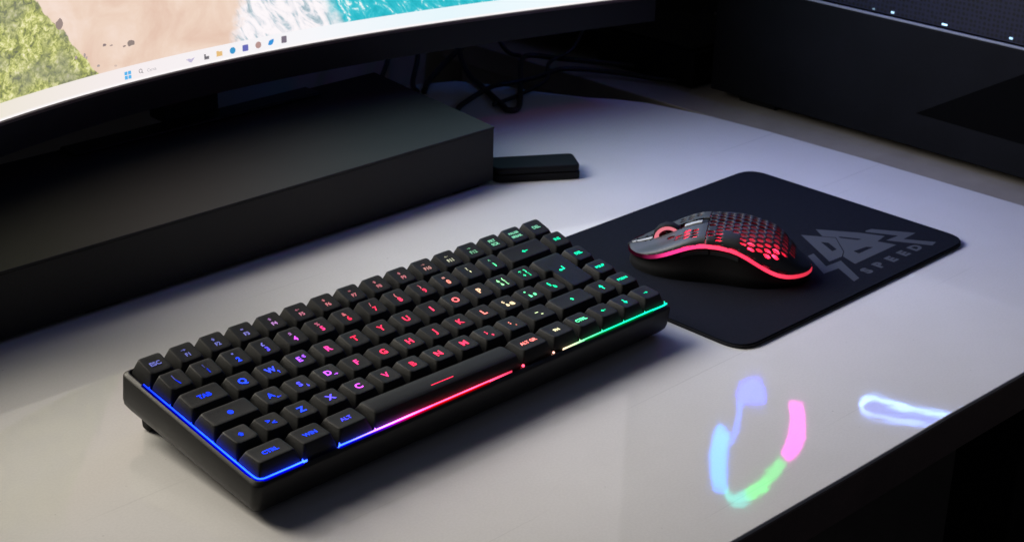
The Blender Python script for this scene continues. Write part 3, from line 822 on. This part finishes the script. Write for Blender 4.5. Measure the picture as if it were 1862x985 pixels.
def led_band_mat():
    t = NT('red_light_band'); e = t.n('Emission'); tc = t.n('TexCoord'); s = t.n('SeparateXYZ'); t.l(tc.outputs['Object'], s.inputs[0])
    u = t.math('MULTIPLY_ADD', s.outputs[0], 8.0, .5)
    t.l(t.ramp(u, [(0, (1, .05, .10)), (.30, (1, .03, .08)), (.55, (1, .05, .12)), (.7, (1, .04, .24)), (.9, (1, .05, .28))]), e.inputs[0])
    k = t.ramp(u, [(0, (.35,)*3), (.08, (.5,)*3), (.2, (1,)*3), (.55, (1,)*3), (.76, (.75,)*3), (.83, (.16,)*3), (.90, (.012,)*3)])
    t.l(t.math('MULTIPLY', k, 1.9), e.inputs[1]); t.l(e.outputs[0], t.out.inputs[0]); return t.m
B0 = ring_pts(1.0, 1.0, lambda s: zl(s)+.1); B1 = ring_pts(1.035, 1.01, lambda s: zl(s)-.6); B2 = ring_pts(1.035, 1.01, lambda s: zl(s)-2.0); B3 = ring_pts(1.0, 1.0, lambda s: zl(s)-2.7)
v = B0+B1+B2+B3; f = []
for a in range(3):
    for k in range(N): f.append((a*N+k, (a+1)*N+k, (a+1)*N+(k+1) % N, a*N+(k+1) % N))
mesh('light_band', v, f, led_band_mat(), ms, smooth=True)
# thumb buttons
def thumb(s0, s1, name):
    v = []; f = []; n = 8
    for i in range(n+1):
        s = s0+(s1-s0)*i/n; y = wid(s)
        zt = zl(s)-4.0; zb = zl(s)-7.2
        v += [(s, y*.94-1, zt), (s, y*.94+1.6, zt-.4), (s, y*.93+1.4, zb), (s, y*.93-1, zb)]
    for i in range(n):
        for k in range(4): f.append((i*4+k, (i+1)*4+k, (i+1)*4+(k+1) % 4, i*4+(k+1) % 4))
    f += [(3, 2, 1, 0), tuple(n*4+k for k in range(4))]
    o = mesh(name, v, f, M['mshell'], ms, smooth=False); return o
thumb(6, 24, 'thumb_button'); thumb(-14, 4.5, 'thumb_button')
# inner core and its lamps
v = []; f = []; na, nq = 20, 12
for i in range(na+1):
    for j in range(nq+1):
        s, y, z = surf(-58+116*i/na, -40+80*j/nq); v.append((s*.93, y*.86, 3+(z-3)*.80))
for i in range(na):
    for j in range(nq): f.append((i*(nq+1)+j, (i+1)*(nq+1)+j, (i+1)*(nq+1)+j+1, i*(nq+1)+j+1))
mesh('inner_core', v, f, M['mcore'], ms, smooth=True)
def lamp(x, y, z, wt, col=(1, .03, .08), r=1.5):
    l = bpy.data.lights.new('mouse_led', 'POINT'); l.energy = wt; l.color = col; l.shadow_soft_size = r*MM
    o = bpy.data.objects.new('mouse_led', l); C.objects.link(o); o.parent = ms; o.location = (x*MM, y*MM, z*MM)
for (a, q_, wt) in ((-35, 27, .022), (-19, 29, .015), (-43, 14, .003), (-28, 8, .0008), (20, 22, .022), (20, 14, .014), (-1, 22, .004)):
    s, y, z = surf(a, q_)
    k = .91
    lamp(s, y*.93, 3+(z-3)*.90, wt)

# ================================================================== SMALL BLACK DEVICE BESIDE THE RISER
dev = empty('black_remote_box', (450, 255, 0))
tag(dev, 'small flat black box with rounded corners lying at the right end of the riser', 'box')
dp = [(x-450, y-255) for x, y in [(412.2, 261.5), (467.5, 225), (483, 248.5), (424, 286.5), (416.5, 284)]]
prism('shell', rounded(dp, 5, 5), .3, 6.2, M['dev'], dev, .8, 2)
prism('lid', rounded([(x*.99, y*.98) for x, y in dp], 5, 5), 6.3, 12.0, M['dev'], dev, 1.5, 3)

# ================================================================== CABLES
CG = 'black cables lying behind the riser'
def cable(pts, label, r=2.4):
    c = tube('cable', pts, r, M['cable']); tag(c, label, 'cable', CG)
cable([(640, 545, 60), (612, 521, 20), (585, 480, 5), (567, 439, 3), (545, 392, 3), (539, 379, 3), (548, 376, 3), (569, 394, 3), (604, 429, 5), (642, 466, 8), (661, 473, 8), (678, 455, 6), (700, 430, 4), (732, 400, 0)],
      'thick black cable making a sharp V bend on the desk behind the riser', 2.6)
cable([(500, 400, 3), (514, 413, 3), (550, 421, 8), (571, 425, 8), (599, 422, 7), (635, 429, 4), (667, 432, 3), (700, 400, 0), (717, 362, -1), (735, 345, -3)],
      'black cable running straight across to the dark box on the cabinet', 2.4)
cable([(585, 560, 45), (560, 520, 20), (530, 493, 3), (515, 470, 3)], 'short black cable hanging down behind the middle of the monitor', 2.4)
cable([(562, 555, 30), (540, 540, 10), (520, 524, 3), (498, 500, 3)], 'leftmost short black cable hanging behind the riser', 2.4)
cable([(665, 552, 12), (599, 521, 5), (562, 499, 3), (540, 484, 3), (520, 466, 3)], 'black cable crossing the thick one near the riser corner', 2.8)

cable([(745, 470, 55), (715, 455, 30), (690, 447, 14), (668, 452, 6), (650, 440, 4), (632, 422, 3), (605, 410, 3), (570, 402, 3), (540, 398, 3)], 'thin black cable looping from the slab down to the riser', 1.8)
cable([(648, 548, 60), (652, 520, 30), (655, 500, 8), (662, 487, 4)], 'short thin black cable dangling from the right part of the monitor', 2.2)

# ================================================================== THINGS ON THE CABINET
pb = empty('power_box', (790, 400, -5.9))
tag(pb, 'flat black box on the cabinet where the cables end, behind the monitor', 'box')
box('housing', (-62, -70, .2), (60, 50, 34), M['dev'], pb, 3, 3)
box('lid', (-58, -66, 34.2), (56, 46, 37), M['dev'], pb, 1, 2)
sl_ = empty('folded_tablet', (860, 500, -5.9), (0, R_(-6), R_(14)))
tag(sl_, 'dark slim slab lying behind the black box beside the monitor', 'tablet')
box('body', (-130, -80, 30), (120, 90, 42), M['tower'], sl_, 2, 2)
box('stand', (-60, -40, 0.5), (60, 50, 29.5), M['dev'], sl_, 2, 2)

# ---- PC tower
tw = empty('pc_tower', (830, 50, -5.8))
tag(tw, 'big black computer tower with a blue lit side panel right of the desk', 'computer')
tinv = Matrix.Translation([-830*MM, -50*MM, 5.8*MM])
def tp(o): o.matrix_parent_inverse = tinv; return o
tp(box('lower_shroud', (721, -260, 3), (940, 303, 103), M['tower'], tw, 1.5))
tp(box('foot', (735, -240, -5.7), (770, -200, 2.8), M['rubber'], tw, 1)); tp(box('foot', (735, 240, -5.7), (770, 280, 2.8), M['rubber'], tw, 1))
tp(box('back_frame', (733, -258, 106), (938, 301, 440), M['tower'], tw))
tp(box('frame_post', (721, 290, 103.4), (733, 303, 440), M['tower'], tw, .8)); tp(box('frame_post', (721, -260, 103.4), (733, -247, 440), M['tower'], tw, .8))
tp(box('top_cover', (721, -260, 440.4), (940, 303, 452), M['tower'], tw, 1.5))
tp(box('shroud_edge', (719.4, -255, 103.2), (722, 300, 105.0), pbr('edge_metal', (.30, .32, .36), .35), tw, .4))
# dark wedge shaped vent in the shroud
tp(mesh('vent', [(720.4, 91, 32), (720.4, -12, 94), (720.4, -60, 100), (720.4, -60, 10), (720.4, -6, 30.5), (722, 91, 32), (722, -12, 94), (722, -60, 100), (722, -60, 10), (722, -6, 30.5)],
     [(4, 3, 2, 1, 0), (0, 1, 6, 5), (1, 2, 7, 6), (2, 3, 8, 7), (3, 4, 9, 8), (4, 0, 5, 9)], pbr('vent_black', (.002, .002, .002), .9, spec=0.05), tw))
def mesh_mat():
    t = NT('blue_black_mesh'); b = t.n('BsdfPrincipled'); t.l(b.outputs[0], t.out.inputs[0])
    tc = t.n('TexCoord'); v_ = t.n('TexVoronoi'); v_.inputs['Scale'].default_value = 260; v_.inputs['Randomness'].default_value = .25; t.l(tc.outputs['Object'], v_.inputs['Vector'])
    c = t.ramp(v_.outputs['Distance'], [(.25, (.002, .002, .004)), (.45, (.012, .014, .035))]); t.l(c, b.inputs['Base Color'])
    b.inputs['Roughness'].default_value = .35; return t.m
tp(box('mesh_panel', (723, -246, 106), (732.5, 289.5, 439), mesh_mat(), tw))
for (y, z, r, s) in ((142.4, 107.8, 1.4, 1.2), (124.5, 108.4, 1.8, 4), (76.5, 108.2, 1.5, 6), (18.6, 109.3, 1.8, 4)):
    for k in range(2 if r == 1.5 else 1):
        o = box('led_dot', (721.9, y-r*(1.6 if r == 1.5 else .8), z-r*.5), (722.9, y+r*(1.6 if r == 1.5 else .8), z+r*.5), led((.45, .72, 1), s*.35), tw, .4); tp(o)
# fan ring and light strip on the tower side: seen as reflections in the desk
def ribbon(name, pl, x, mat, closed=False):
    """pl: (y, z, half width)"""
    v = []; f = []; n = len(pl)
    for i, (y, z, hw) in enumerate(pl):
        a = Vector(pl[max(i-1, 0)][:2]); b = Vector(pl[min(i+1, n-1)][:2]); d = (b-a).normalized(); s = Vector((-d.y, d.x))
        v += [(x, y+s.x*hw, z+s.y*hw), (x, y-s.x*hw, z-s.y*hw), (x+1.8, y-s.x*hw, z-s.y*hw), (x+1.8, y+s.x*hw, z+s.y*hw)]
    for i in range(n-1):
        for k in range(4): f.append((i*4+k, (i+1)*4+k, (i+1)*4+(k+1) % 4, i*4+(k+1) % 4))
    f += [(3, 2, 1, 0), tuple(n*4-4+k for k in range(4))]
    mat.node_tree.nodes['Emission'].inputs[1].default_value *= 2.7
    o = tp(mesh(name, v, f, mat, tw)); return o
XF = 720.8
ribbon('fan_light', [(241, 292, 5), (236, 283, 10), (224, 276, 13), (215, 272, 10)], XF, led((.01, .03, 1), 14))
ribbon('fan_light', [(240, 290, 4.0), (241, 300, 2.0), (241, 318, 1.8), (245, 333, 2.4), (250, 345, 2)], XF+.3, led((.02, .12, 1), 6))
ribbon('fan_light', [(257, 331, 7), (260, 345, 8.6), (261, 365, 9.6), (259, 385, 9.4), (255, 398, 7.5)], XF+.1, led((0, .20, 1), 12))
ribbon('fan_light', [(252, 392, 3), (244, 401, 5), (236, 401, 6), (228, 396, 6.5), (221, 389, 5)], XF+.2, led((0, .62, .5), 6))
ribbon('fan_light', [(222, 389, 4.5), (213, 379, 6.5), (206, 371, 6.0), (202, 364, 5)], XF+.1, led((0, .9, .10), 6))
ribbon('fan_light', [(203, 366, 5), (197, 355, 5.8), (191, 344, 5.5), (187, 335, 5)], XF+.3, led((.0, .75, .08), 4.5))
ribbon('fan_light', [(184, 330, 5.0), (177, 318, 8), (173, 303, 8.4), (174, 285, 8.0), (178, 270, 7.5)], XF+.1, led((1, .0, .70), 7))
lp = [(110.6, 243.7), (104, 236), (96, 232), (82, 231), (68, 230), (50, 226), (25.6, 221.3), (0, 217)]
ribbon('light_tube', [(y, z, 2.0+.7*math.sin(i*2.1)) for i, (y, z) in enumerate(lp)], XF, led((.22, .40, 1), 12))
lp = [(110.6, 243.7), (107, 250), (98, 251), (88, 248), (76.9, 246.6), (60, 241), (39.5, 236.7), (10, 233)]
ribbon('light_tube', [(y, z, 1.3+.4*math.sin(i*1.7)) for i, (y, z) in enumerate(lp)], XF+.2, led((.2, .33, 1), 10))
ribbon('light_tube', [(104, 243, 5.5), (80, 239.5, 5.5), (40, 230, 5.5), (5, 226, 5.5)], XF+1.2, led((.08, .15, 1), 2.2))
